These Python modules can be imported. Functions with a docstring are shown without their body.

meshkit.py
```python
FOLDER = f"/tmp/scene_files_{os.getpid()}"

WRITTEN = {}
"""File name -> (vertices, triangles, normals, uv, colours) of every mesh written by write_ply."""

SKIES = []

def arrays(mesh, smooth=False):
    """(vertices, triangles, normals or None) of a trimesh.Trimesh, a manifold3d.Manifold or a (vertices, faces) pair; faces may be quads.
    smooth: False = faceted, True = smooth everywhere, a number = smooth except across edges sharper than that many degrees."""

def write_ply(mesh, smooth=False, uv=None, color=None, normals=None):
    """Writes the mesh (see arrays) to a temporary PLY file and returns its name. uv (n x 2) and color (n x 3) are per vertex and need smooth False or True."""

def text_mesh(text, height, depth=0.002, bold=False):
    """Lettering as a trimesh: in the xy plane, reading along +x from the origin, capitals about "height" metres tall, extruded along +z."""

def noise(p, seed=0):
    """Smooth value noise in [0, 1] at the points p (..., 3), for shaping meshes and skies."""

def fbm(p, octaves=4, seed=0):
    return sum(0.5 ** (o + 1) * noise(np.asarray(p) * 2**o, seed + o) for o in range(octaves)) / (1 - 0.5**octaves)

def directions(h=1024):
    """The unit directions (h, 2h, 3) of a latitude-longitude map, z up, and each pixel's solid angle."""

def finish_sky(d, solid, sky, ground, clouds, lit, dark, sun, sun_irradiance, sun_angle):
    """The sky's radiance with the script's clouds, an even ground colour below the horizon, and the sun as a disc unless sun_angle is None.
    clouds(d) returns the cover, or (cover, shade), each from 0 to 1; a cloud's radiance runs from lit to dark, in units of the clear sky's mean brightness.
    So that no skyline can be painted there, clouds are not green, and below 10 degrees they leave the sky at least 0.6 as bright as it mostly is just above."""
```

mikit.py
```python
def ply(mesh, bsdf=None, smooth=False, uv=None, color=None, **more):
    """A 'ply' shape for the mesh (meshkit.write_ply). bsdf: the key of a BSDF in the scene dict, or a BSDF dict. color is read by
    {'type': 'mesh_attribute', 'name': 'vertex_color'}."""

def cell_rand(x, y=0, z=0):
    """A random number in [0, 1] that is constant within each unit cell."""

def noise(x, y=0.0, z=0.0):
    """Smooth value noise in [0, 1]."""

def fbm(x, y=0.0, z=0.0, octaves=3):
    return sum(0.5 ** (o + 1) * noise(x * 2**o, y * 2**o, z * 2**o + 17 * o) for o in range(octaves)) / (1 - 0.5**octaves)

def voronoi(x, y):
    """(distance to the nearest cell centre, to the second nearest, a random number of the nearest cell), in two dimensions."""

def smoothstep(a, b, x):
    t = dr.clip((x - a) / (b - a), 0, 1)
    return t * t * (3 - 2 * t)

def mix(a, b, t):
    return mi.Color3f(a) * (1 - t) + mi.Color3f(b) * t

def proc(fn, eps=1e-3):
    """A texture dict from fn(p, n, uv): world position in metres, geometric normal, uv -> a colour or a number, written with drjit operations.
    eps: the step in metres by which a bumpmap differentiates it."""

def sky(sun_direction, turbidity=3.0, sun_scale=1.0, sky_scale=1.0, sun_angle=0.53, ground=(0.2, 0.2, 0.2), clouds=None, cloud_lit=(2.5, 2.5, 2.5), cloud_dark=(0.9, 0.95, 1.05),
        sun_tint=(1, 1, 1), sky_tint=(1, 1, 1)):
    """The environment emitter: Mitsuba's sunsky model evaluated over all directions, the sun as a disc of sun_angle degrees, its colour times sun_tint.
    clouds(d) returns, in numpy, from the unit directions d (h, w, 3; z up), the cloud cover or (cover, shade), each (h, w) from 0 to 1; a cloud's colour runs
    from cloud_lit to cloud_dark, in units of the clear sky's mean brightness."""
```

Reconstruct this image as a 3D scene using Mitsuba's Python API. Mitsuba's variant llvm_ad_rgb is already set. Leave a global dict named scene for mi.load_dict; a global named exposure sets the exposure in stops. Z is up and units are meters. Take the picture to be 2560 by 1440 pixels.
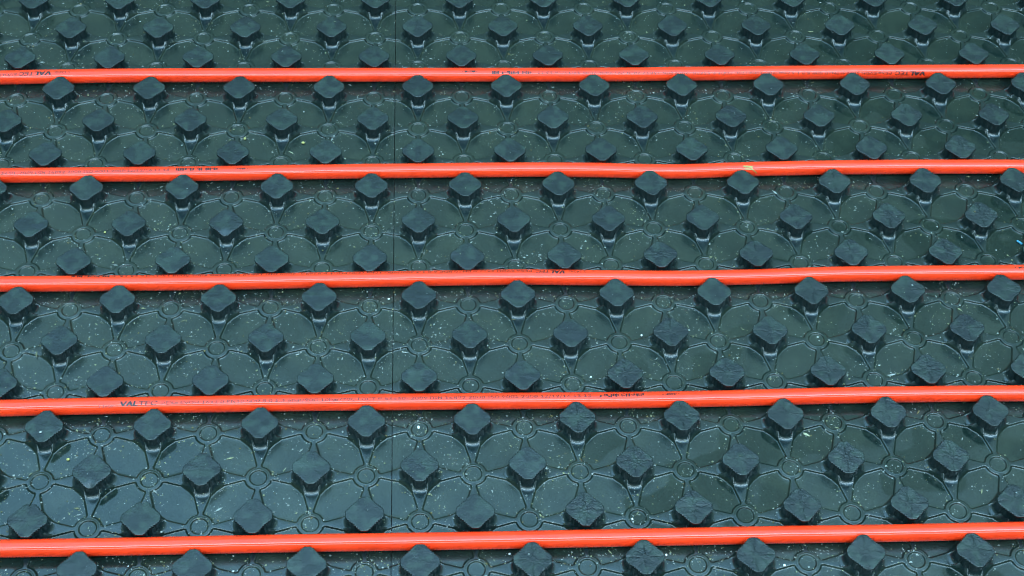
import math
import numpy as np
import drjit as dr
import mitsuba as mi
import trimesh
import shapely
from shapely.geometry import Polygon, Point
from scipy.spatial import Delaunay
from scipy.interpolate import PchipInterpolator, UnivariateSpline
import meshkit
import mikit
from mikit import proc, noise, fbm, smoothstep, mix, cell_rand

T = mi.ScalarTransform4f
MM = 0.001
scene, labels = {"type": "scene"}, {}

# ------------------------------------------------------------------ camera
EYE = np.array([13.4, -699.3, 1225.0]) * MM
FWD = np.array([0.052364, 0.619891, -0.782939])
UP = np.array([0.011823, 0.783575, 0.621185])
FOV = 2 * math.degrees(math.atan(1280 / 3809.3))
scene["camera"] = {"type": "perspective", "fov": FOV, "fov_axis": "x", "near_clip": 0.05, "far_clip": 60.0,
                   "to_world": T().look_at(origin=EYE.tolist(), target=(EYE + FWD).tolist(), up=UP.tolist())}
exposure = -0.30

# ------------------------------------------------------------------ light: an even ambient fill, and unseen lamps and panels mirrored in the gloss
scene["ambient_fill"] = {"type": "constant", "radiance": {"type": "rgb", "value": [0.44, 0.84, 0.74]}}  # uniform fill from all around, with no source of its own in view


def emitter(r, g, b):
    return {"type": "area", "radiance": {"type": "rgb", "value": [r, g, b]}}


LAMP_SKEW = -0.16


def lamp_row(key, y, z, power, label, length=5.2, width=0.26, shift=0.25):
    """An out-of-view row of linear lamps, set for the highlight lines on the pipes: a housing with a glowing diffuser underneath."""
    m = T().translate([shift, y, z]).rotate([0, 0, 1], math.degrees(-LAMP_SKEW))
    body = trimesh.creation.box([length + 0.04, width + 0.05, 0.06])
    body.apply_translation([0, 0, 0.033])
    scene[key + "__housing"] = {**mikit.ply(body, "lamp_metal"), "to_world": m}
    glow = trimesh.creation.cylinder(width / 2, length, sections=24)
    glow.apply_transform(trimesh.transformations.rotation_matrix(math.pi / 2, [0, 1, 0]))
    glow.apply_translation([0, 0, -width / 2 + 0.001])
    scene[key + "__tube"] = {**mikit.ply(glow, "lamp_metal"), "to_world": m, "emitter": emitter(power * 0.66, power, power * 1.2)}
    labels[key] = {"label": label, "category": "ceiling light", "group": "unseen linear lamps over the floor"}


scene["lamp_metal"] = {"type": "diffuse", "reflectance": {"type": "rgb", "value": [0.6, 0.6, 0.6]}}
lamp_row("unseen_ceiling_lamp", -0.95, 2.7, 40.0, "unseen long linear lamp just behind the viewer, placed for the main highlight line on the pipes")  # out of view; gives the upper highlight line along each pipe
lamp_row("unseen_ceiling_lamp_001", -2.6, 2.7, 25.0, "unseen long linear lamp further back behind the viewer, placed for the fainter highlight line on the pipes")  # out of view; gives the lower, fainter highlight line
for k, (y0, y1, glow, what) in enumerate([(-1.15, 1.75, (1.85, 4.1, 6.0), "bright wide bluish roof light right above the floor"), (1.95, 3.35, (0.80, 1.52, 1.50), "dimmer roof light above the far side of the floor")]):
    key = "unseen_light_panel" + ("" if k == 0 else f"_{k:03d}")
    glow_slab = trimesh.creation.box([7.0, y1 - y0, 0.05])
    scene[key + "__glow_slab"] = {**mikit.ply(glow_slab, "lamp_metal"), "to_world": T().translate([0.1, (y0 + y1) / 2, 3.1]).rotate([0, 0, 1], -17), "emitter": emitter(*glow)}  # unseen glowing panels, placed for the floor's bluish sheen and its fall-off with distance
    labels[key] = {"label": what, "category": "unseen light panel"}

# ------------------------------------------------------------------ materials


def near_stud(p):
    """Offset (mm) from the nearest stud axis and that stud's lattice indices; studs stand where i + j is odd, 50 mm apart."""
    a, b = (p.x / MM / 50.0 + p.y / MM / 50.0 - 1) * 0.5, (p.x / MM / 50.0 - p.y / MM / 50.0 - 1) * 0.5
    ia, ib = dr.round(a), dr.round(b)
    i, j = ia + ib + 1, ia - ib
    return p.x / MM - i * 50, p.y / MM - j * 50, i, j


def wear(p):
    """0 on the clean left, 1 on the scuffed right and near side of the floor."""
    return smoothstep(0.0, 1.0, (p.x / MM - 60) / 420 * 0.85 + (260 - p.y / MM) / 900)


def dust_film(p):
    return smoothstep(0.42, 0.75, fbm(p.x * 26, p.y * 26, 3.0, octaves=4)) * (1 - 0.6 * wear(p))


PLASTIC = (0.0036, 0.0088, 0.0096)


def sheet_color(p, n, uv):
    f = fbm(p.x * 60, p.y * 60, 1.0, octaves=3)
    return mix(PLASTIC, (0.0072, 0.0135, 0.0130), smoothstep(0.45, 0.8, f) * 0.5 + 0.18 * dust_film(p))


def sheet_rough(p, n, uv):
    return 0.19 + 0.09 * fbm(p.x * 40, p.y * 40, 5.0, octaves=3)


def recess_color(p, n, uv):
    f = fbm(p.x * 48 + 9, p.y * 48, 2.0, octaves=4)
    fine = noise(p.x * 900, p.y * 900, 4.0)
    c = mix((0.0048, 0.0102, 0.0086), (0.0115, 0.0175, 0.0122), smoothstep(0.40, 0.72, f) * 0.55 + 0.30 * dust_film(p))
    return c * (0.9 + 0.2 * fine)


def recess_rough(p, n, uv):
    return 0.21 + 0.10 * fbm(p.x * 55, p.y * 55, 9.0, octaves=2)


def wetness(p, n, uv):
    """Films of water left in some recesses on the right and in the near left corner."""
    far_right = smoothstep(0.32, 0.62, p.x) * smoothstep(0.30, 0.52, p.y)
    right = smoothstep(0.22, 0.50, wear(p) + 0.4 * far_right)
    left = smoothstep(-0.14, -0.27, p.x) * smoothstep(0.17, 0.06, p.y)
    film = fbm(p.x * 24 + 3, p.y * 24 + 8, 2.0, octaves=2)
    return 0.94 * dr.maximum(right * smoothstep(0.50 - 0.09 * far_right, 0.56 - 0.09 * far_right, film), left * smoothstep(0.34, 0.42, film))


def cap_color(p, n, uv):
    x, y, i, j = near_stud(p)
    own = cell_rand(i, j, 3)
    f = fbm(p.x * 130, p.y * 130, 7.0, octaves=4)
    scratch = smoothstep(0.62, 0.8, noise(p.x * 120 + own * 90, p.y * 900 + p.x * 300 * (own - 0.5), 2.0))
    top = smoothstep(0.90, 0.97, n.z)
    c = mix(PLASTIC, (0.0115, 0.0220, 0.0175), top * (-0.25 + 1.0 * smoothstep(0.35, 0.8, f) + 0.25 * scratch + 0.2 * (own - 0.5)))
    return c


def cap_rough(p, n, uv):
    top = smoothstep(0.90, 0.97, n.z)
    return 0.17 + 0.22 * top + 0.12 * fbm(p.x * 90, p.y * 90, 2.0, octaves=2)


def cap_bump(p, n, uv):
    x, y, i, j = near_stud(p)
    own, o2, o3 = cell_rand(i, j, 11), cell_rand(i, j, 12), cell_rand(i, j, 13)
    r = dr.sqrt(x * x + y * y) + 1e-4
    wob = (noise(x * 0.35 + own * 40, y * 0.35 + o2 * 40, 1.0) - 0.5) * 3.2
    amount = smoothstep(0.15, 0.75, wear(p) + 0.75 * (own - 0.42))
    line = mi.Float(0)
    for k in range(4):
        a = k * math.pi / 4 + (0.12 if k % 2 else 0.0)
        q = -x * math.sin(a) + y * math.cos(a) + wob * (0.6 + 0.5 * o2) + (o3 - 0.5) * 1.2 * (k % 2)
        line += dr.exp(-dr.square(q / (0.55 + 0.35 * (k % 2)))) * (1.0 if k % 2 == 0 else 0.55)
    ring = dr.exp(-dr.square((r - 2.3) / 0.45))
    rough = fbm(x * 0.9 + own * 30, y * 0.9 + o2 * 30, 2.0, octaves=4) - 0.5
    top = smoothstep(0.93, 0.97, n.z)
    fan = smoothstep(1.5, 4.0, r)
    return top * MM * (amount * (-0.50 * line * fan) + 0.24 * (0.3 + amount) * ring + 0.85 * rough * (0.5 + 0.5 * amount))


scene["panel_plastic"] = {"type": "principled", "base_color": proc(sheet_color), "roughness": proc(sheet_rough), "specular": 0.5}
scene["recess_plastic"] = {"type": "blendbsdf", "weight": proc(wetness),
                           "dry": {"type": "principled", "base_color": proc(recess_color), "roughness": proc(recess_rough), "specular": 0.5},
                           "wet": {"type": "principled", "base_color": proc(recess_color), "roughness": 0.07, "specular": 0.36}}
scene["stud_plastic"] = {"type": "bumpmap", "texture": proc(cap_bump, eps=2e-4), "scale": 1.0,
                         "bsdf": {"type": "principled", "base_color": proc(cap_color), "roughness": proc(cap_rough), "specular": 0.42}}


def pipe_color(p, n, uv):
    f = fbm(p.x * 30, p.y * 90, p.z * 90, octaves=3)
    return mix((0.66, 0.0310, 0.0068), (0.60, 0.0260, 0.0058), smoothstep(0.35, 0.7, f) * 0.8)


def pipe_rough(p, n, uv):
    return 0.10 + 0.04 * fbm(p.x * 22, p.y * 60, p.z * 60, octaves=2)


scene["pipe_plastic"] = {"type": "principled", "base_color": proc(pipe_color), "roughness": proc(pipe_rough), "specular": 0.33}


def ink(rgb, keep):
    """Worn print: the colour thins out in patches."""
    def fn(p, n, uv):
        f = fbm(p.x * 700, p.y * 700, p.z * 700, octaves=2)
        return mix(rgb, (0.63, 0.028, 0.007), smoothstep(keep, keep + 0.2, f))
    return {"type": "principled", "base_color": proc(fn), "roughness": 0.35, "specular": 0.3}


scene["ink_black"] = ink((0.012, 0.005, 0.008), 1.3)
scene["ink_worn"] = ink((0.10, 0.008, 0.006), 0.85)
scene["ink_smudge"] = ink((0.035, 0.006, 0.008), 1.3)
scene["grain_mix"] = {"type": "diffuse", "reflectance": {"type": "mesh_attribute", "name": "vertex_color"}}
scene["plaster"] = {"type": "diffuse", "reflectance": {"type": "rgb", "value": [0.6, 0.6, 0.57]}}
scene["yellow_crumb"] = {"type": "diffuse", "reflectance": {"type": "rgb", "value": [0.30, 0.27, 0.10]}}
scene["straw"] = {"type": "principled", "base_color": {"type": "rgb", "value": [0.27, 0.20, 0.06]}, "roughness": 0.35, "specular": 0.4}
scene["pale_straw"] = {"type": "diffuse", "reflectance": {"type": "rgb", "value": [0.30, 0.30, 0.2]}}
scene["blue_plastic"] = {"type": "principled", "base_color": {"type": "rgb", "value": [0.02, 0.15, 0.23]}, "roughness": 0.35, "specular": 0.4}
scene["orange_plastic"] = {"type": "principled", "base_color": {"type": "rgb", "value": [0.75, 0.16, 0.04]}, "roughness": 0.4}
scene["foam"] = {"type": "diffuse", "reflectance": {"type": "rgb", "value": [0.03, 0.035, 0.035]}}
scene["concrete"] = {"type": "diffuse", "reflectance": proc(lambda p, n, uv: mix((0.16, 0.16, 0.155), (0.27, 0.27, 0.26), fbm(p.x * 6, p.y * 6, 0.0, octaves=4)))}

# ------------------------------------------------------------------ the relief of one 50 mm cell (millimetres)
RECESS_DEPTH, FLARE_R, CAP_Z = 2.1, 5.4, 17.0


def soft_octagon(theta, facet, corner, p=18):
    c, s = np.abs(np.cos(theta)), np.abs(np.sin(theta))
    return ((facet / (c + s)) ** -p + (corner / np.maximum(c, s)) ** -p) ** (-1 / p)


def body_radius(theta):
    off = np.abs((theta + np.pi / 4) % (np.pi / 2) - np.pi / 4)                # the narrow faces bow outwards a little
    return soft_octagon(theta, 21.4, 16.1 - 0.05 * (15.9 * np.tan(np.minimum(off, 0.5))) ** 2, 30)


def cap_radius(theta):
    return soft_octagon(theta, 21.1, 17.6, 30) - 0.35 * np.abs(np.sin(2 * theta)) ** 3


def polar_polygon(fn, centre, n=240):
    t = np.linspace(0, 2 * np.pi, n, endpoint=False)
    return Polygon(np.stack([fn(t) * np.cos(t), fn(t) * np.sin(t)], 1) + centre)


def recess_outline():
    q = [(-22.7, 11.0), (-22.0, 13.8), (-13.8, 22.0), (-11.0, 22.7), (5.8, 17.9), (12.4, 12.4), (17.9, 5.8), (22.7, -11.0), (22.0, -13.8), (13.8, -22.0), (11.0, -22.7), (-5.8, -17.9), (-12.4, -12.4), (-17.9, -5.8)]
    poly = Polygon(q)
    for c in ((-25, 25), (25, -25)):
        poly = poly.difference(Point(c).buffer(12.25, 48))
    r = 1.3
    return poly.buffer(-r, 24).buffer(2 * r, 24).buffer(-r, 24)


RECESS = recess_outline()
STUDS = [polar_polygon(body_radius, np.array(c)) for c in ((25, 25), (-25, -25))]
for g in [RECESS, *STUDS]:
    shapely.prepare(g)

# the recess wall: rounded lip, steep wall, round fillet, as a table of height over distance inside the outline
SLOPE = 1.16
_lip = [(-1.25 + 1.25 * math.sin(a), -1.25 * (1 - math.cos(a))) for a in np.linspace(0, SLOPE, 7)]
_x, _z = _lip[-1]
_rf = 1.5
_drop = RECESS_DEPTH + _z - _rf * (1 - math.cos(SLOPE))
_x2 = _x + _drop / math.tan(SLOPE)
_fil = [(_x2 + _rf * (math.sin(SLOPE) - math.sin(a)), -RECESS_DEPTH + _rf * (1 - math.cos(a))) for a in np.linspace(SLOPE, 0, 9)]
WALL = np.array(_lip + _fil)
LIP0, FIL1 = WALL[0, 0], WALL[-1, 0]


def recess_d(x, y):
    p = shapely.points(x, y)
    d = shapely.distance(RECESS.exterior, p)
    return np.where(shapely.contains(RECESS, p), d, -d)


def stud_s(x, y):
    p = shapely.points(x, y)
    return np.minimum(shapely.distance(STUDS[0], p), shapely.distance(STUDS[1], p))


def dimple_z(r):
    t = np.clip((8.5 - r) / 1.5, 0, 1)
    rim = 0.22 * np.exp(-((r - 9.0) / 0.7) ** 2)
    return -1.25 * (t * t * (3 - 2 * t)) + rim


def cell_z(x, y):
    x, y = np.asarray(x, float), np.asarray(y, float)
    z = np.interp(recess_d(x, y), WALL[:, 0], WALL[:, 1])
    s = stud_s(x, y)
    foot = np.clip(s, 0, FLARE_R)
    round_foot = FLARE_R * (1 - np.sqrt(np.clip(1 - ((FLARE_R - foot) / FLARE_R) ** 2, 0, 1)))
    out = np.maximum(-recess_d(x, y), 0)                                   # on the long facets the wall runs straight down into the recess
    steep = np.where(s > 9, 0, FLARE_R * out / np.maximum(out + s, 1e-6))
    sg = np.where(x + y > 0, 1, -1)
    w = np.clip((np.minimum(np.abs(y - 25 * sg), np.abs(x - 25 * sg)) - 5.5) / 1.5, 0, 1)
    w = w * w * (3 - 2 * w)
    z = z + round_foot * (1 - w) + steep * w
    r = np.minimum(np.hypot(x + 25, y - 25), np.hypot(x - 25, y + 25))
    return z + dimple_z(r)


def cell_normals(x, y, h=0.04):
    gx, gy = (cell_z(x + h, y) - cell_z(x - h, y)) / (2 * h), (cell_z(x, y + h) - cell_z(x, y - h)) / (2 * h)
    n = np.stack([-gx, -gy, np.ones_like(gx)], 1)
    return n / np.linalg.norm(n, axis=1, keepdims=True)


def ring_points(poly, step):
    ext = poly.exterior
    m = max(12, int(round(ext.length / step)))
    return np.array([ext.interpolate(k / m, normalized=True).coords[0] for k in range(m)])


DIMPLE_R, DIMPLE_N = 10.6, 56


def build_cell():
    pts = []
    for d, step in zip([*WALL[[0, 2, 4, 6, 7, 8, 9, 10, 11, 13, 15], 0]], [0.95] * 11):
        pts.append(ring_points(RECESS.buffer(-d, 24), step))
    pts.append(ring_points(RECESS.buffer(-4.0, 16), 3.0))
    pts.append(ring_points(RECESS.buffer(-9.0, 16), 5.0))
    pts.append(np.array([[0.0, 0.0], [4, 0], [-4, 0], [0, 4], [0, -4]]))
    offs = [0.02, 0.35, 0.8, 1.4, 2.2, 3.2, FLARE_R]
    for st in STUDS:
        for o in offs:
            pts.append(ring_points(st.buffer(o, 16), 1.1))
    a = np.linspace(0, 2 * np.pi, DIMPLE_N, endpoint=False)
    for c in ((-25, 25), (25, -25)):
        pts.append(np.array(c) + DIMPLE_R * np.stack([np.cos(a), np.sin(a)], 1))
    # the cell's edges: the same places on all four, measured from the stud's end
    along = np.concatenate([16.1 + np.array(offs), np.linspace(16.1 + FLARE_R, 50 - DIMPLE_R, 11)[1:]])
    keep = [p for p in np.vstack(pts) if abs(p[0]) < 24.75 and abs(p[1]) < 24.75]
    edge = []
    for t in along:
        edge += [(25 - t, 25), (25, 25 - t), (-25 + t, -25), (-25, -25 + t)]
    p = np.vstack([np.array(keep), np.array(edge), [[25, 25], [-25, -25], [-25, 25], [25, -25]]])
    _, i = np.unique(np.round(p / 0.03).astype(int), axis=0, return_index=True)
    p = p[np.sort(i)]
    tri = Delaunay(p).simplices
    c = p[tri].mean(1)
    area = np.cross(p[tri[:, 1]] - p[tri[:, 0]], p[tri[:, 2]] - p[tri[:, 0]])
    tri = np.where((area < 0)[:, None], tri[:, ::-1], tri)
    ok = (np.abs(area) > 1e-4) & (stud_s(c[:, 0], c[:, 1]) > 1e-3)
    for q in ((-25, 25), (25, -25)):
        ok &= np.hypot(*(c - q).T) > DIMPLE_R * math.cos(math.pi / DIMPLE_N) - 0.01
    tri, c = tri[ok], c[ok]
    inside = recess_d(c[:, 0], c[:, 1]) > LIP0
    return p, tri, inside


CP, CT, CIN = build_cell()
CZ, CN = cell_z(CP[:, 0], CP[:, 1]), cell_normals(CP[:, 0], CP[:, 1])


def pick(tri, mirror, dzmask=None):
    """(vertices, faces, normals) in metres of some of the cell's triangles, mirrored in x where asked."""
    used, f = np.unique(tri, return_inverse=True)
    f = f.reshape(-1, 3)
    v, n = np.c_[CP[used], CZ[used]] * MM, CN[used].copy()
    if mirror:
        v, n, f = v * [-1, 1, 1], n * [-1, 1, 1], f[:, ::-1]
    return v, f, n


def write(v, f, n, bsdf):
    path = meshkit.write_ply((v, f), False, normals=n)
    return {"type": "ply", "filename": path, "face_normals": False, "bsdf": {"type": "ref", "id": bsdf}}


def cut(v, f, n, x0, sign):
    """The part of a mesh on one side of x = x0, with its normals carried along."""
    vv, ff, nn = list(map(tuple, v)), [], list(map(tuple, n))
    for t in f:
        poly = []
        for k in range(3):
            a, b = t[k], t[(k + 1) % 3]
            da, db = sign * (v[a, 0] - x0), sign * (v[b, 0] - x0)
            if da >= 0:
                poly.append(a)
            if (da >= 0) != (db >= 0):
                w = da / (da - db)
                vv.append(tuple(v[a] + w * (v[b] - v[a])))
                nn.append(tuple(n[a] + w * (n[b] - n[a])))
                poly.append(len(vv) - 1)
        for k in range(1, len(poly) - 1):
            ff.append((poly[0], poly[k], poly[k + 1]))
    vv, nn, ff = np.array(vv), np.array(nn), np.array(ff, int).reshape(-1, 3)
    if len(ff) == 0:
        return None
    used, g = np.unique(ff, return_inverse=True)
    nn = nn[used]
    return vv[used], g.reshape(-1, 3), nn / np.linalg.norm(nn, axis=1, keepdims=True)


RECESS_MESH = [pick(CT[CIN], m) for m in (False, True)]
RIDGE_MESH = [pick(CT[~CIN], m) for m in (False, True)]
RECESS_PLY = [write(*m, "recess_plastic") for m in RECESS_MESH]


def dimple_mesh():
    r = np.array([DIMPLE_R, 10.0, 9.5, 9.0, 8.6, 8.3, 8.0, 7.75, 7.5, 7.25, 7.0, 4.0])
    a = np.linspace(0, 2 * np.pi, DIMPLE_N, endpoint=False)
    v, n = [], []
    for k in r:
        z, g = dimple_z(k), (dimple_z(k + 0.03) - dimple_z(k - 0.03)) / 0.06
        if k == DIMPLE_R:
            z, g = 0.0, 0.0
        v.append(np.stack([k * np.cos(a), k * np.sin(a), 0 * a + z], 1))
        n.append(np.stack([-g * np.cos(a), -g * np.sin(a), 0 * a + 1], 1))
    v.append(np.array([[0, 0, dimple_z(0.0)]]))
    n.append(np.array([[0, 0, 1.0]]))
    f = []
    for k in range(len(r) - 1):
        for j in range(DIMPLE_N):
            q, w = k * DIMPLE_N + j, k * DIMPLE_N + (j + 1) % DIMPLE_N
            f += [(q, w, q + DIMPLE_N), (w, w + DIMPLE_N, q + DIMPLE_N)]
    last = (len(r) - 1) * DIMPLE_N
    f += [(last + j, last + (j + 1) % DIMPLE_N, last + DIMPLE_N) for j in range(DIMPLE_N)]
    v, n = np.vstack(v) * MM, np.vstack(n)
    return v, np.array(f), n / np.linalg.norm(n, axis=1, keepdims=True)


DIMPLE_PLY = write(*dimple_mesh(), "recess_plastic")


def stud_mesh(seed, dent=False, notch=False):
    """A stud in millimetres: ribbed shaft, toothed cap with a rounded rim, uneven top."""
    N = 208
    t = np.linspace(0, 2 * np.pi, N, endpoint=False) + 0.004
    body, cap = body_radius(t), cap_radius(t)
    u = np.abs(cap * np.cos(t)) - np.abs(cap * np.sin(t))          # runs along each long facet
    on = np.clip((12.6 - np.abs(u)) / 2.0, 0, 1)
    teeth = np.cos(2 * np.pi * u / 3.3) * on
    ribs = np.cos(2 * np.pi * u / 5.2) * on
    cap = cap + 0.9 * (meshkit.fbm(np.c_[np.cos(t) * 2.2 + seed * 3.7, np.sin(t) * 2.2, 0 * t], 3, seed) - 0.5)
    if notch:
        cap = cap - 3.0 * np.exp(-((np.angle(np.exp(1j * (t - np.pi / 2)))) / 0.085) ** 2)
    rings = [(FLARE_R - 0.2, body + 0.02), (7.0, body - 0.25 + 0.12 * ribs), (12.6, body - 0.75 + 0.15 * ribs), (13.6, body - 0.5 + 0.2 * ribs), (14.3, cap - 0.5 + 0.22 * teeth),
             (14.9, cap - 0.05 + 0.6 * teeth), (16.15, cap + 0.6 * teeth), (16.65, cap - 0.18 + 0.52 * teeth), (16.93, cap - 0.52 + 0.45 * teeth), (CAP_Z, cap - 1.1 + 0.1 * teeth),
             (CAP_Z + 0.02, cap * 0.80), (CAP_Z, cap * 0.55), (CAP_Z, cap * 0.3)]
    v = np.vstack([np.stack([r * np.cos(t), r * np.sin(t), 0 * t + z], 1) for z, r in rings] + [[[0, 0, CAP_Z]]])
    rng = np.random.default_rng(seed)
    tilt = rng.normal(0, 0.012, 2)
    hi = np.clip((v[:, 2] - 13.5) / 2.5, 0, 1)
    bump = meshkit.fbm(np.c_[v[:, :2] * 0.13 + seed * 7.3, 0 * v[:, 0]], 3, seed) - 0.5
    v[:, 2] += hi * (v[:, :2] @ tilt + 0.95 * bump)
    if dent:
        k = np.clip((-v[:, 1] - 10.5) / 6.0, 0, 1)
        v[:, 2] -= hi * 2.6 * k * k * (3 - 2 * k) * np.exp(-(v[:, 0] / 5.2) ** 2)
        v[:, 1] += hi * 0.8 * k
    f = []
    for k in range(len(rings) - 1):
        for j in range(N):
            q, w = k * N + j, k * N + (j + 1) % N
            f += [(q, w, q + N), (w, w + N, q + N)]
    last = (len(rings) - 1) * N
    f += [(last + j, last + (j + 1) % N, last + N) for j in range(N)]
    return trimesh.Trimesh(v * MM, np.array(f), process=False)


STUD_PLY = [mikit.ply(stud_mesh(s), "stud_plastic", smooth=48) for s in range(7)]
STUD_DENT = mikit.ply(stud_mesh(21, dent=True), "stud_plastic", smooth=48)
STUD_NOTCH = mikit.ply(stud_mesh(22, notch=True), "stud_plastic", smooth=48)

# ------------------------------------------------------------------ from the photograph's view to places on the floor
RIGHT = np.cross(FWD, UP)


def on_plane(u, v, z=0.0):
    """The point (mm) at height z (mm) that stands at pixel (u, v) of the 2560 x 1440 photograph: used to measure where things lie."""
    d = FWD + RIGHT * (u - 1280) / 3809.3 - UP * (v - 720) / 3809.3
    return (EYE / MM + d * (z - EYE[2] / MM) / d[2])[:2]


def half_width(y):
    """Left and right limits (mm) of what the picture shows at the depth y."""
    t = np.clip((y + 57) / 770, -0.4, 1.4)
    return -370 - 125 * t, 545 + 199 * t


SEAM, GAP, LEFT_DZ = -26.2, 0.40, -0.7
MARGIN = 95
panels = {"stud_panel": "dark green-grey plastic stud panel on the left of the straight seam",
          "stud_panel_001": "dark green-grey plastic stud panel filling middle and right, right of the seam"}
for k, l in panels.items():
    labels[k] = {"label": l, "category": "underfloor heating panel", "group": "stud panels butted together on the floor"}


def numbered(base):
    if base not in scene:
        return base
    k = 1
    while f"{base}_{k:03d}" in scene:
        k += 1
    return f"{base}_{k:03d}"


counts = {}


def add(base, shape):
    c = counts.get(base, 0)
    counts[base] = c + 1
    scene[base if c == 0 else f"{base}_{c:03d}"] = shape


rng = np.random.default_rng(5)
DENTED = [on_plane(565, 563, 17), on_plane(231, 1175, 17)]
NOTCHED = [on_plane(78, 1290, 17), on_plane(352, 1293, 17)]
ridges = {k: ([], [], []) for k in panels}


def join(panel, v, f, n):
    V, F, N = ridges[panel]
    F.append(f + sum(len(a) for a in V))
    V.append(v)
    N.append(n)


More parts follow.
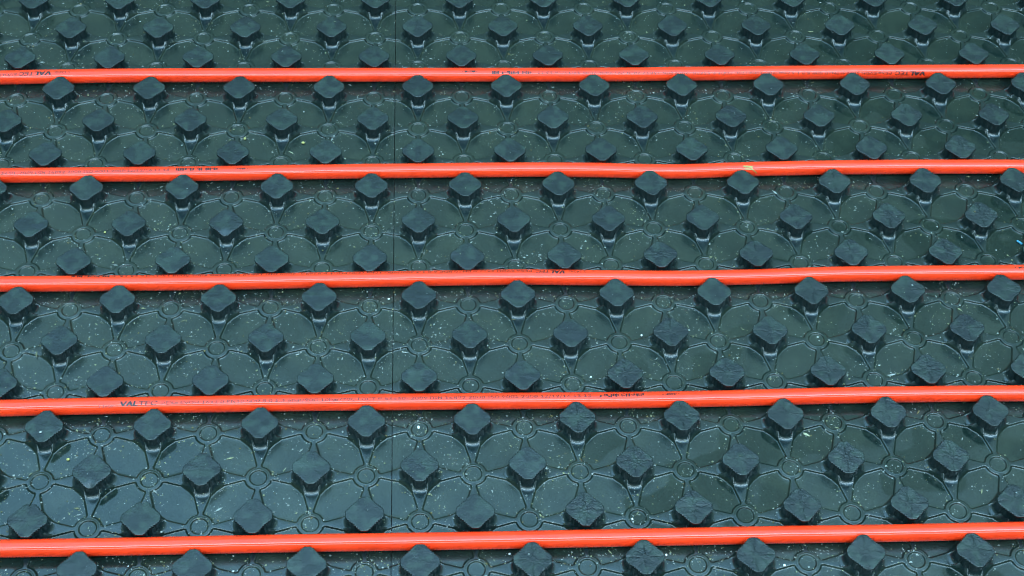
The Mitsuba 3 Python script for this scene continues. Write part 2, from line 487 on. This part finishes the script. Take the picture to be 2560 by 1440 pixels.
for j in range(-4, 18):
    for i in range(-13, 19):
        lo, hi = half_width(j * 50 + 25)
        cx, cy = i * 50 + 25, j * 50 + 25
        if -175 < cy < 815 and lo - MARGIN < cx < hi + MARGIN:
            mirror = (i + j) % 2 == 0
            if i == -1:                                       # the seam runs through this column of cells
                for panel, sign in (("stud_panel", -1), ("stud_panel_001", 1)):
                    x0 = (SEAM + sign * GAP - cx) * MM
                    dz = LEFT_DZ if sign < 0 else 0.0
                    at = np.array([cx, cy, dz]) * MM
                    got = cut(*RIDGE_MESH[mirror], x0, sign)
                    join(panel, got[0] + at, got[1], got[2])
                    got = cut(*RECESS_MESH[mirror], x0, sign)
                    add(panel + "__recess", {**write(*got, "recess_plastic"), "to_world": T().translate(at.tolist())})
            else:
                panel, dz = ("stud_panel", LEFT_DZ) if i < -1 else ("stud_panel_001", 0.0)
                at = (np.array([cx, cy, dz]) * MM).tolist()
                v, f, n = RIDGE_MESH[mirror]
                join(panel, v + at, f, n)
                add(panel + "__recess", {**RECESS_PLY[mirror], "to_world": T().translate(at)})
        x, y = i * 50, j * 50
        lo, hi = half_width(y)
        if -180 < y < 820 and lo - MARGIN < x < hi + MARGIN:
            panel, dz = ("stud_panel", LEFT_DZ) if x < SEAM else ("stud_panel_001", 0.0)
            if (i + j) % 2 == 0:
                add(panel + "__dimple", {**DIMPLE_PLY, "to_world": T().translate([x * MM, y * MM, dz * MM])})
            else:
                near = lambda spots: any(np.hypot(*(s - (x, y))) < 20 for s in spots)  # noqa: E731
                shape = STUD_DENT if near(DENTED) else STUD_NOTCH if near(NOTCHED) else STUD_PLY[rng.integers(7)]
                turn = 0 if near(DENTED) or near(NOTCHED) else int(rng.integers(4)) * 90
                add(panel + "__stud", {**shape, "to_world": T().translate([x * MM, y * MM, dz * MM]).rotate([0, 0, 1], turn)})
for panel, (V, F, N) in ridges.items():
    scene[panel + "__sheet"] = write(np.vstack(V), np.vstack(F), np.vstack(N), "panel_plastic")
    x0, x1 = (np.vstack(V)[:, 0].min(), np.vstack(V)[:, 0].max())
    core = trimesh.creation.box(bounds=[[x0 + 0.001, -0.15, -0.03], [x1 - 0.001, 0.8, -0.0042]])
    scene[panel + "__foam_core"] = mikit.ply(core, "foam")
ground = trimesh.creation.box(bounds=[[-6, -6, -0.2], [6, 6, -0.031]])
scene["floor"] = mikit.ply(ground, "concrete")
labels["floor"] = {"label": "bare concrete floor under the panels", "kind": "structure"}


def floor_z(x, y):
    """Height (mm) of the panels' relief at any place."""
    x, y = np.asarray(x, float), np.asarray(y, float)
    i, j = np.floor(x / 50), np.floor(y / 50)
    lx, ly = x - i * 50 - 25, y - j * 50 - 25
    lx = np.where((i + j) % 2 == 0, -lx, lx)
    return cell_z(lx, ly) + np.where(x < SEAM, LEFT_DZ, 0.0)


def local_d(x, y):
    i, j = np.floor(x / 50), np.floor(y / 50)
    lx, ly = x - i * 50 - 25, y - j * 50 - 25
    lx = np.where((i + j) % 2 == 0, -lx, lx)
    return recess_d(lx, ly), stud_s(lx, ly)


# ------------------------------------------------------------------ the pipes
R = 8.0
EDGES = [  # per pipe: the row it lies in (mm) and its upper and lower edge in the photograph
    (625, [(0, 176, 211), (430, 170, 206.5), (860, 169, 205.5), (1440, 168.7, 205), (1700, 165.5, 203), (2130, 162, 199), (2560, 159.6, 195)]),
    (475, [(0, 420, 457), (430, 416.6, 453.6), (860, 410, 447), (1280, 406, 443), (1500, 407, 443.5), (1600, 409.5, 446), (1700, 410.5, 446), (1850, 406, 441), (2000, 402, 438.5), (2140, 399.5, 437), (2560, 397.5, 436)]),
    (325, [(0, 690, 730), (430, 686.6, 727), (860, 679, 719.5), (1280, 673, 713.5), (1500, 674.5, 714.5), (1720, 676, 715), (1900, 671.5, 712), (2130, 665, 705), (2560, 660.5, 701)]),
    (125, None), (-25, None)]
EDGES[2] = (275, EDGES[2][1])
EDGES[3] = (125, [(0, 999, 1042), (300, 993, 1035.5), (640, 987, 1030), (1000, 983.5, 1026), (1320, 981, 1023.5), (1640, 978, 1020.5), (1820, 974.5, 1017), (2140, 967, 1009), (2560, 962.5, 1004)])
EDGES[4] = (-25, [(0, 1347.5, 1395), (320, 1343, 1390), (640, 1336.5, 1383), (1280, 1327, 1373), (1920, 1314, 1360.5), (2240, 1309.5, 1356), (2560, 1303, 1349)])
EDGES[0] = (575, EDGES[0][1])
EDGES[1] = (425, EDGES[1][1])

TXT = "PEXa EVOH 16x2.0 PN10 SDR 8.0 1.3 6bar/90C 10bar/70C ГОСТ Р 53630-2009 DIN 16892 2000 ISO 9001 2008 12/12/16 13 13"
paths = []
for row, edges in EDGES:
    pts = np.array([on_plane(u, (a + b) / 2, R) for u, a, b in edges])
    xs, ys = pts[:, 0], pts[:, 1]
    paths.append((xs, ys))


class Pipe:
    def __init__(self, xs, ys, row):
        off = ys - row
        off = np.clip(off, -4.4, 4.4)
        s = PchipInterpolator(xs, off)
        self.x = np.linspace(xs[0] - 110, xs[-1] + 110, 420)
        y = s(np.clip(self.x, xs[0], xs[-1]))
        self.y = row + np.clip(y, -4.4, 4.4)
        self.slope = np.gradient(self.y, self.x)
        self.z = R + 0.05 + np.where(self.x < SEAM, 0, 0) + 0.12 * np.sin(self.x / 61.0)

    def at(self, x):
        y, z, m = (np.interp(x, self.x, q) for q in (self.y, self.z, self.slope))
        w = 1 / np.sqrt(1 + m * m)
        return y, z, -m * w, w                      # and the sideways direction

    def surface(self, x, phi, r):
        """phi: 0 towards the viewer's side, 90 degrees on top."""
        y, z, nx, ny = self.at(x)
        return np.stack([x - nx * r * np.cos(phi), y - ny * r * np.cos(phi), z + r * np.sin(phi)], -1)

    def mesh(self, sides=72):
        a = np.linspace(0, 2 * np.pi, sides, endpoint=False)
        X, A = np.meshgrid(self.x, a, indexing="ij")
        v = self.surface(X.ravel(), A.ravel(), R)
        f, m = [], len(self.x)
        i, j = np.meshgrid(np.arange(m - 1), np.arange(sides), indexing="ij")
        q, w = (i * sides + j).ravel(), (i * sides + (j + 1) % sides).ravel()
        f = np.vstack([np.stack([q, q + sides, w], 1), np.stack([w, q + sides, w + sides], 1)])
        mesh = trimesh.Trimesh(v * MM, f, process=False)
        return mesh

    def print_on(self, flat, x0, x1, phi0, phi1, flip):
        """Wraps flat lettering (x along, y up, mm) round the pipe between x0 and x1, its middle at the angle phi."""
        v = np.array(flat.vertices)
        lo, hi = v[:, 0].min(), v[:, 0].max()
        t = (v[:, 0] - lo) / (hi - lo)
        mid = (v[:, 1].max() + v[:, 1].min()) / 2
        up = (v[:, 1] - mid) / R
        if flip:
            t, up = 1 - t, -up
        phi = phi0 + (phi1 - phi0) * t + up
        p = self.surface(x0 + (x1 - x0) * t, phi, R + 0.03 + v[:, 2])
        return trimesh.Trimesh(p * MM, flat.faces, process=False)


def letters(text, cap, bold=False, slant=0.0, depth=0.03, fat=0.0):
    m = meshkit.text_mesh(text, cap, depth, bold)
    if fat:                                                     # a heavier face: the strokes overprinted a little to each side
        m = trimesh.util.concatenate([m.copy().apply_translation([a, b, 0.002 * k]) for k, (a, b) in enumerate([(-fat, 0), (fat, 0), (0, -fat * 0.6), (0, fat * 0.6)])])
    v, f = trimesh.remesh.subdivide_to_size(m.vertices, m.faces, max_edge=1.3, max_iter=6)
    m = trimesh.Trimesh(v, f, process=False)
    m.vertices[:, 0] += slant * m.vertices[:, 1]
    return m


def smudge(width, cap, seed, n=None):
    """Over-inked code that cannot be read: short upright and lying strokes close together."""
    r = np.random.default_rng(seed)
    out, x = [], 0.0
    while x < width:
        w = r.uniform(0.55, 1.0)
        a, b = sorted(r.uniform(0, 1, 2) * cap)
        if r.random() < 0.55:
            a, b = 0.0 + r.uniform(0, .25) * cap, cap
        if b - a > 0.5:
            out.append(trimesh.creation.box(bounds=[[x, a, 0], [x + w, b, 0.03]]))
        if r.random() < 0.4:
            y = r.uniform(0, cap - 0.5)
            out.append(trimesh.creation.box(bounds=[[x, y, 0], [x + w + 0.9, y + 0.45, 0.03]]))
        x += w + r.uniform(0.1, 0.5)
    m = trimesh.util.concatenate(out)
    return trimesh.Trimesh(*trimesh.remesh.subdivide_to_size(m.vertices, m.faces, max_edge=0.8, max_iter=8), process=False)


def angle_of(frac, row):
    """The angle on the pipe that shows at this fraction of its height from the top."""
    eye = math.atan2(EYE[2] / MM - R, row - EYE[1] / MM)
    return eye + math.asin(max(-1, min(1, 1 - 2 * frac)))


# print: (kind, text, from pixel, to pixel, fraction of the height there and there)
PRINTS = [
    [("logo", 300 / 3, 47, 128, 0.28, 0.24), ("small", "1 140m", 137, 176, 0.20, 0.20), ("worn", "EVOH PEXa", -40, 42, 0.36, 0.30),
     ("quote", 31, 1155, 1194, 0.26, 0.26), ("code", 32, 1230, 1328, 0.33, 0.33), ("text", TXT, 1343, 2228, 0.34, 0.60), ("logo", 0, 2236, 2312, 0.60, 0.64)],
    [("text", "ГОСТ Р 53630-2009 DIN 16892 2000 ISO 9001 2008 12/12/16 13 13", -60, 424, 0.40, 0.23), ("code", 33, 440, 545, 0.20, 0.20), ("quote", 34, 583, 622, 0.21, 0.21)],
    [("code", 35, 178, 288, 0.045, 0.045), ("text", TXT, 300, 1330, 0.055, 0.10), ("logo", 0, 1340, 1412, 0.14, 0.14), ("small", "1 141m", 1424, 1465, 0.12, 0.12), ("quote", 36, 2535, 2575, 0.2, 0.2)],
    [("small", "1 140m", 247, 288, 0.52, 0.52), ("logo", 0, 302, 395, 0.40, 0.37), ("text", TXT, 405, 1478, 0.40, 0.22), ("code", 37, 1499, 1614, 0.22, 0.18), ("quote", 38, 1655, 1700, 0.18, 0.16)],
    []]
WHERE = ["uppermost of the five, above the far rows", "second from top, with a straw on its right half", "third from the top, across the middle",
         "second from the bottom, with clear lettering on its left half", "lowest and nearest of the five, without lettering"]
pipes = []
for k, ((row, _), (xs, ys)) in enumerate(zip(EDGES, paths)):
    pipe = Pipe(xs, ys, row)
    pipes.append(pipe)
    key = "heating_pipe" + ("" if k == 0 else f"_{k:03d}")
    scene[key] = mikit.ply(pipe.mesh(), "pipe_plastic", smooth=True)
    labels[key] = {"label": "glossy red-orange plastic pipe, " + WHERE[k], "category": "pipe", "group": "red heating pipes clipped between the studs"}
    flip = k in (0, 2)
    for kind, *a in PRINTS[k]:
        what, u0, u1, f0, f1 = a
        x0, x1 = (on_plane(u, np.interp(u, [e[0] for e in EDGES[k][1]], [e[1] for e in EDGES[k][1]]) + 12, 14.0)[0] for u in (u0, u1))
        phi0, phi1 = angle_of(f0, row), angle_of(f1, row)
        if flip:
            phi0, phi1 = phi0, phi1

        def put(name, flat, ink_name, a0, a1):
            lo, hi = (x0 + (x1 - x0) * a0, x0 + (x1 - x0) * a1)
            m = pipe.print_on(flat, lo, hi, phi0 + (phi1 - phi0) * a0, phi0 + (phi1 - phi0) * a1, flip)
            scene[numbered(f"{key}__{name}")] = mikit.ply(m, ink_name)

        if kind == "logo":
            if flip:
                put("printed_logo", letters("VAL", 4.2, True, 0.12, fat=0.22), "ink_black", 0.48, 1.0)
                put("printed_logo", letters("TEC", 4.2, True, 0.12, fat=0.1), "ink_worn", 0.0, 0.46)
            else:
                put("printed_logo", letters("VAL", 4.2, True, 0.12, fat=0.22), "ink_black", 0.0, 0.48)
                put("printed_logo", letters("TEC", 4.2, True, 0.12, fat=0.1), "ink_worn", 0.50, 1.0)
        elif kind in ("text", "worn", "small"):
            put("printed_text", letters(what, 2.8, True), "ink_worn", 0, 1)
        elif kind == "code":
            put("printed_code", smudge(21, 3.8, what), "ink_smudge", 0, 1)
        elif kind == "quote":
            put("printed_mark", smudge(6, 2.3, what), "ink_smudge", 0.18, 0.84)
            put("printed_mark", smudge(0.9, 1.0, what + 50), "ink_smudge", 0.0, 0.10)
            put("printed_mark", smudge(0.9, 1.0, what + 60), "ink_smudge", 0.90, 1.0)

# ------------------------------------------------------------------ crumbs that can be told apart


def crumb(size, seed, flat=0.7):
    m = trimesh.creation.icosphere(subdivisions=2, radius=1.0)
    d = meshkit.fbm(m.vertices * 1.7 + seed * 5.1, 3, seed)
    m.vertices *= (0.55 + 0.9 * d)[:, None]
    m.vertices *= np.array([size[0], size[1], size[0] * flat]) / 2
    m.vertices -= [0, 0, m.vertices[:, 2].min()]
    return m


def stick(points, w, h):
    """A flattened strand along points (mm)."""
    p = np.asarray(points, float)
    t = np.gradient(p, axis=0)
    t /= np.linalg.norm(t, axis=1, keepdims=True)
    side = np.cross(t, [0, 0, 1.0])
    side /= np.linalg.norm(side, axis=1, keepdims=True)
    up = np.cross(side, t)
    a = np.arange(8) * np.pi / 4
    taper = 0.55 + 0.45 * np.sin(np.linspace(0.25, np.pi - 0.25, len(p)))
    v = p[:, None] + (taper[:, None, None]) * (w / 2 * np.cos(a)[None, :, None] * side[:, None] + h / 2 * np.sin(a)[None, :, None] * up[:, None])
    n = len(p)
    f = []
    for i in range(n - 1):
        for j in range(8):
            q, r = i * 8 + j, i * 8 + (j + 1) % 8
            f += [(q, q + 8, r), (r, q + 8, r + 8)]
    f += [(0, j, j + 1) for j in range(1, 7)] + [((n - 1) * 8, (n - 1) * 8 + j + 1, (n - 1) * 8 + j) for j in range(1, 7)]
    m = trimesh.Trimesh(v.reshape(-1, 3), np.array(f), process=False)
    m.fix_normals()
    return m


def lay(name, mesh, mat, u, v, rot, label, category, group=None, smooth=35):
    x, y = on_plane(u, v, -1.0)
    z = float(floor_z([x], [y])[0])
    key = numbered(name)
    scene[key] = {**mikit.ply(trimesh.Trimesh(mesh.vertices * MM, mesh.faces, process=False), mat, smooth=smooth), "to_world": T().translate([x * MM, y * MM, (z + 0.02) * MM]).rotate([0, 0, 1], rot)}
    labels[key] = {"label": label, "category": category}
    if group:
        labels[key]["group"] = group


G = "crumbs lying on the panels"
lay("crumb", crumb((2.9, 3.2), 3), "yellow_crumb", 612, 345, 30, "pale yellow crumb beside a dimple, left of the other yellow crumb above the second pipe", "crumb", G)
lay("crumb", crumb((3.6, 2.8), 4), "yellow_crumb", 758, 356, 0, "pale yellow crumb in a recess, right of the other yellow crumb above the second pipe", "crumb", G)
lay("crumb", crumb((2.3, 2.6), 5), "yellow_crumb", 263, 582, 10, "small tan yellow crumb in a recess between the second and third pipes", "crumb", G)
lay("crumb", crumb((3.0, 2.4), 6), "yellow_crumb", 170, 1147, 20, "yellow crumb in a recess at the far left, above the lowest pipe", "crumb", G)
lay("crumb", crumb((2.2, 3.2), 7), "plaster", 1046, 1069, 15, "white crumb sitting in a dimple just right of the seam", "crumb", G)
lay("crumb", crumb((2.2, 2.0), 8), "plaster", 1604, 838, 15, "white crumb in a recess below the third pipe, upper of two", "crumb", G)
lay("crumb", crumb((2.2, 1.8), 9), "plaster", 1477, 942, 40, "white crumb just above the fourth pipe, lower of two", "crumb", G)
lay("crumb", crumb((2.6, 2.2), 10), "plaster", 1960, 1416, 0, "white crumb below the lowest pipe at the bottom right", "crumb", G)
lay("crumb", crumb((1.8, 1.8), 11), "plaster", 1581, 1298, 0, "white crumb in a dimple just above the lowest pipe", "crumb", G)
lay("crumb", crumb((1.9, 1.9), 12), "plaster", 1274, 1384, 0, "round white crumb under the lowest pipe, left of a stud", "crumb", G)
lay("crumb", crumb((1.8, 2.2), 13), "plaster", 1666, 1387, 0, "white crumb under the lowest pipe, right of a stud", "crumb", G)
lay("crumb", crumb((2.2, 1.9), 14), "plaster", 972, 746, 0, "white crumb beside the seam just below the third pipe", "crumb", G)
lay("cable_offcut", trimesh.creation.capsule(height=5.0, radius=1.15).apply_transform(trimesh.transformations.rotation_matrix(math.pi / 2, [0, 1, 0])).apply_translation([0, 0, 1.15]),
    "blue_plastic", 2549, 606, -47, "small bright blue plastic offcut in a recess at the right edge", "plastic offcut")
lay("wood_shaving", trimesh.util.concatenate([stick([(-3, 1, .4), (-1, .4, .9), (1, -.4, 1.0), (3.5, -1.4, .5)], 1.6, .5), stick([(-2.4, 0, .3), (0, -.8, .6), (2, -1.1, .4)], 1.1, .4)]),
    "pale_straw", 2016, 1085, -14, "pale wood shaving in a recess below the fourth pipe, right side", "wood shaving")
lay("wood_shaving", stick([(-3, 0, .3), (0, .3, .5), (3, 0, .3)], 0.8, .4), "pale_straw", 727, 379, -28, "thin whitish splinter in a recess right above the second pipe", "wood shaving")
lay("wood_shaving", stick([(-2.2, 0, .3), (0, .2, .5), (2.4, 0, .3)], 0.7, .4), "pale_straw", 712, 1172, 62, "thin tan splinter between recesses above the lowest pipe, left of the seam", "wood shaving")
# the straw that lies across the second pipe
pp = pipes[1]
xc = on_plane(1872, 425, 14)[0]
fx, fa = np.linspace(-6, 4.5, 9), np.radians(np.linspace(70, 64, 9))
s1 = pp.surface(xc + fx, fa, R + 0.45)
s2 = pp.surface(xc + np.linspace(1.0, 9.0, 9), np.radians(np.linspace(66, 14, 9)), R + 0.45)
s3 = pp.surface(xc + np.linspace(-5, 4.0, 9), np.radians(np.linspace(52, 44, 9)), R + 0.4)
strw = trimesh.util.concatenate([stick(s1, 3.0, 0.8), stick(s2, 1.3, 0.8), stick(s3, 2.0, 0.6)])
scene["straw_piece"] = mikit.ply(trimesh.Trimesh(strw.vertices * MM, strw.faces, process=False), "straw", smooth=40)
labels["straw_piece"] = {"label": "yellow bent straw lying over the second pipe beside a stud", "category": "straw"}

# ------------------------------------------------------------------ dust and grains: too many and too small to count
rng = np.random.default_rng(77)
M = 90000
u, v = rng.uniform(-20, 2580, M), rng.uniform(-10, 1450, M)
v = 1440 - (1440 - v) * 1.0
gx, gy = np.array([on_plane(a, b, 0.0) for a, b in zip(u, v)]).T
d, s = local_d(gx, gy)
clump = meshkit.fbm(np.c_[gx * 0.045, gy * 0.045, 0 * gx], 4, 9)
fine = meshkit.fbm(np.c_[gx * 0.35, gy * 0.35, 0 * gx], 2, 19)
wt = 0.52 * np.clip((clump - 0.38) * 5, 0.15, 2.2)
wt *= np.where((d > 0.8) & (d < 3.4), 2.6, 1.0)                       # grains gather along the recesses' rims
i, j = np.round(gx / 50), np.round(gy / 50)
rr = np.hypot(gx - i * 50, gy - j * 50)
wt = np.where(((i + j) % 2 == 0) & (rr < 8), wt * 2.0, wt)
for p in pipes:                                                       # and along the pipes, on the near side
    below = np.interp(gx, p.x, p.y) - gy
    wt = np.where((below > 9.5) & (below < 24), wt * 2.6, wt)
wt *= np.interp(gx, [-420, 150, 330, 520, 760], [1.0, 1.0, 0.75, 0.38, 0.30]) * np.clip((fine - 0.3) * 4, 0.1, 2)
wt *= np.interp(gy, [-60, 60, 200, 560, 720], [0.62, 0.85, 1.2, 0.95, 0.6])
ok = (s > 0.8) & (rng.random(M) < wt)
gx, gy, d = gx[ok], gy[ok], d[ok]
ux, uy = [], []
for a in range(260):                                                  # some on the caps
    st = rng.integers(-10, 16), rng.integers(-2, 15)
    if (st[0] + st[1]) % 2:
        ux.append(st[0] * 50 + rng.uniform(-9, 9)), uy.append(st[1] * 50 + rng.uniform(-8, 8))
gz = np.r_[floor_z(gx, gy), np.full(len(ux), CAP_Z + 0.1)]
gx, gy = np.r_[gx, ux], np.r_[gy, uy]
octa = trimesh.creation.octahedron() if hasattr(trimesh.creation, "octahedron") else trimesh.convex.convex_hull(np.array([[1, 0, 0], [-1, 0, 0], [0, 1, 0], [0, -1, 0], [0, 0, 1], [0, 0, -1.0]]))
ov, of = np.array(octa.vertices), np.array(octa.faces)
n = len(gx)
size = np.exp(rng.normal(math.log(0.36), 0.48, n)).clip(0.2, 1.1)
long = np.where(rng.random(n) < 0.025, rng.uniform(2.2, 5.0, n), rng.uniform(0.8, 1.5, n))
ang = rng.uniform(0, 2 * np.pi, n)
loc = ov[None] * np.stack([size * long, size, size * 0.7], 1)[:, None]
ca, sa = np.cos(ang)[:, None], np.sin(ang)[:, None]
pos = np.stack([loc[..., 0] * ca - loc[..., 1] * sa + gx[:, None], loc[..., 0] * sa + loc[..., 1] * ca + gy[:, None], loc[..., 2] + gz[:, None] + size[:, None] * 0.5], -1)
faces = of[None] + (np.arange(n) * len(ov))[:, None, None]
tone = rng.random(n)
col = np.where((tone < 0.30)[:, None], [0.22, 0.215, 0.125], np.where((tone < 0.9)[:, None], [0.26, 0.27, 0.25], [0.14, 0.105, 0.045])) * rng.uniform(0.45, 1.1, n)[:, None]
scene["dust"] = mikit.ply(trimesh.Trimesh(pos.reshape(-1, 3) * MM, faces.reshape(-1, 3), process=False), "grain_mix", color=np.repeat(np.clip(col, 0, 0.85), len(ov), 0))
labels["dust"] = {"label": "white and yellowish grains of building dust strewn over the panels", "category": "dust", "kind": "stuff"}
print("grains", n, "cells tri", len(CT), {k: v for k, v in counts.items()})
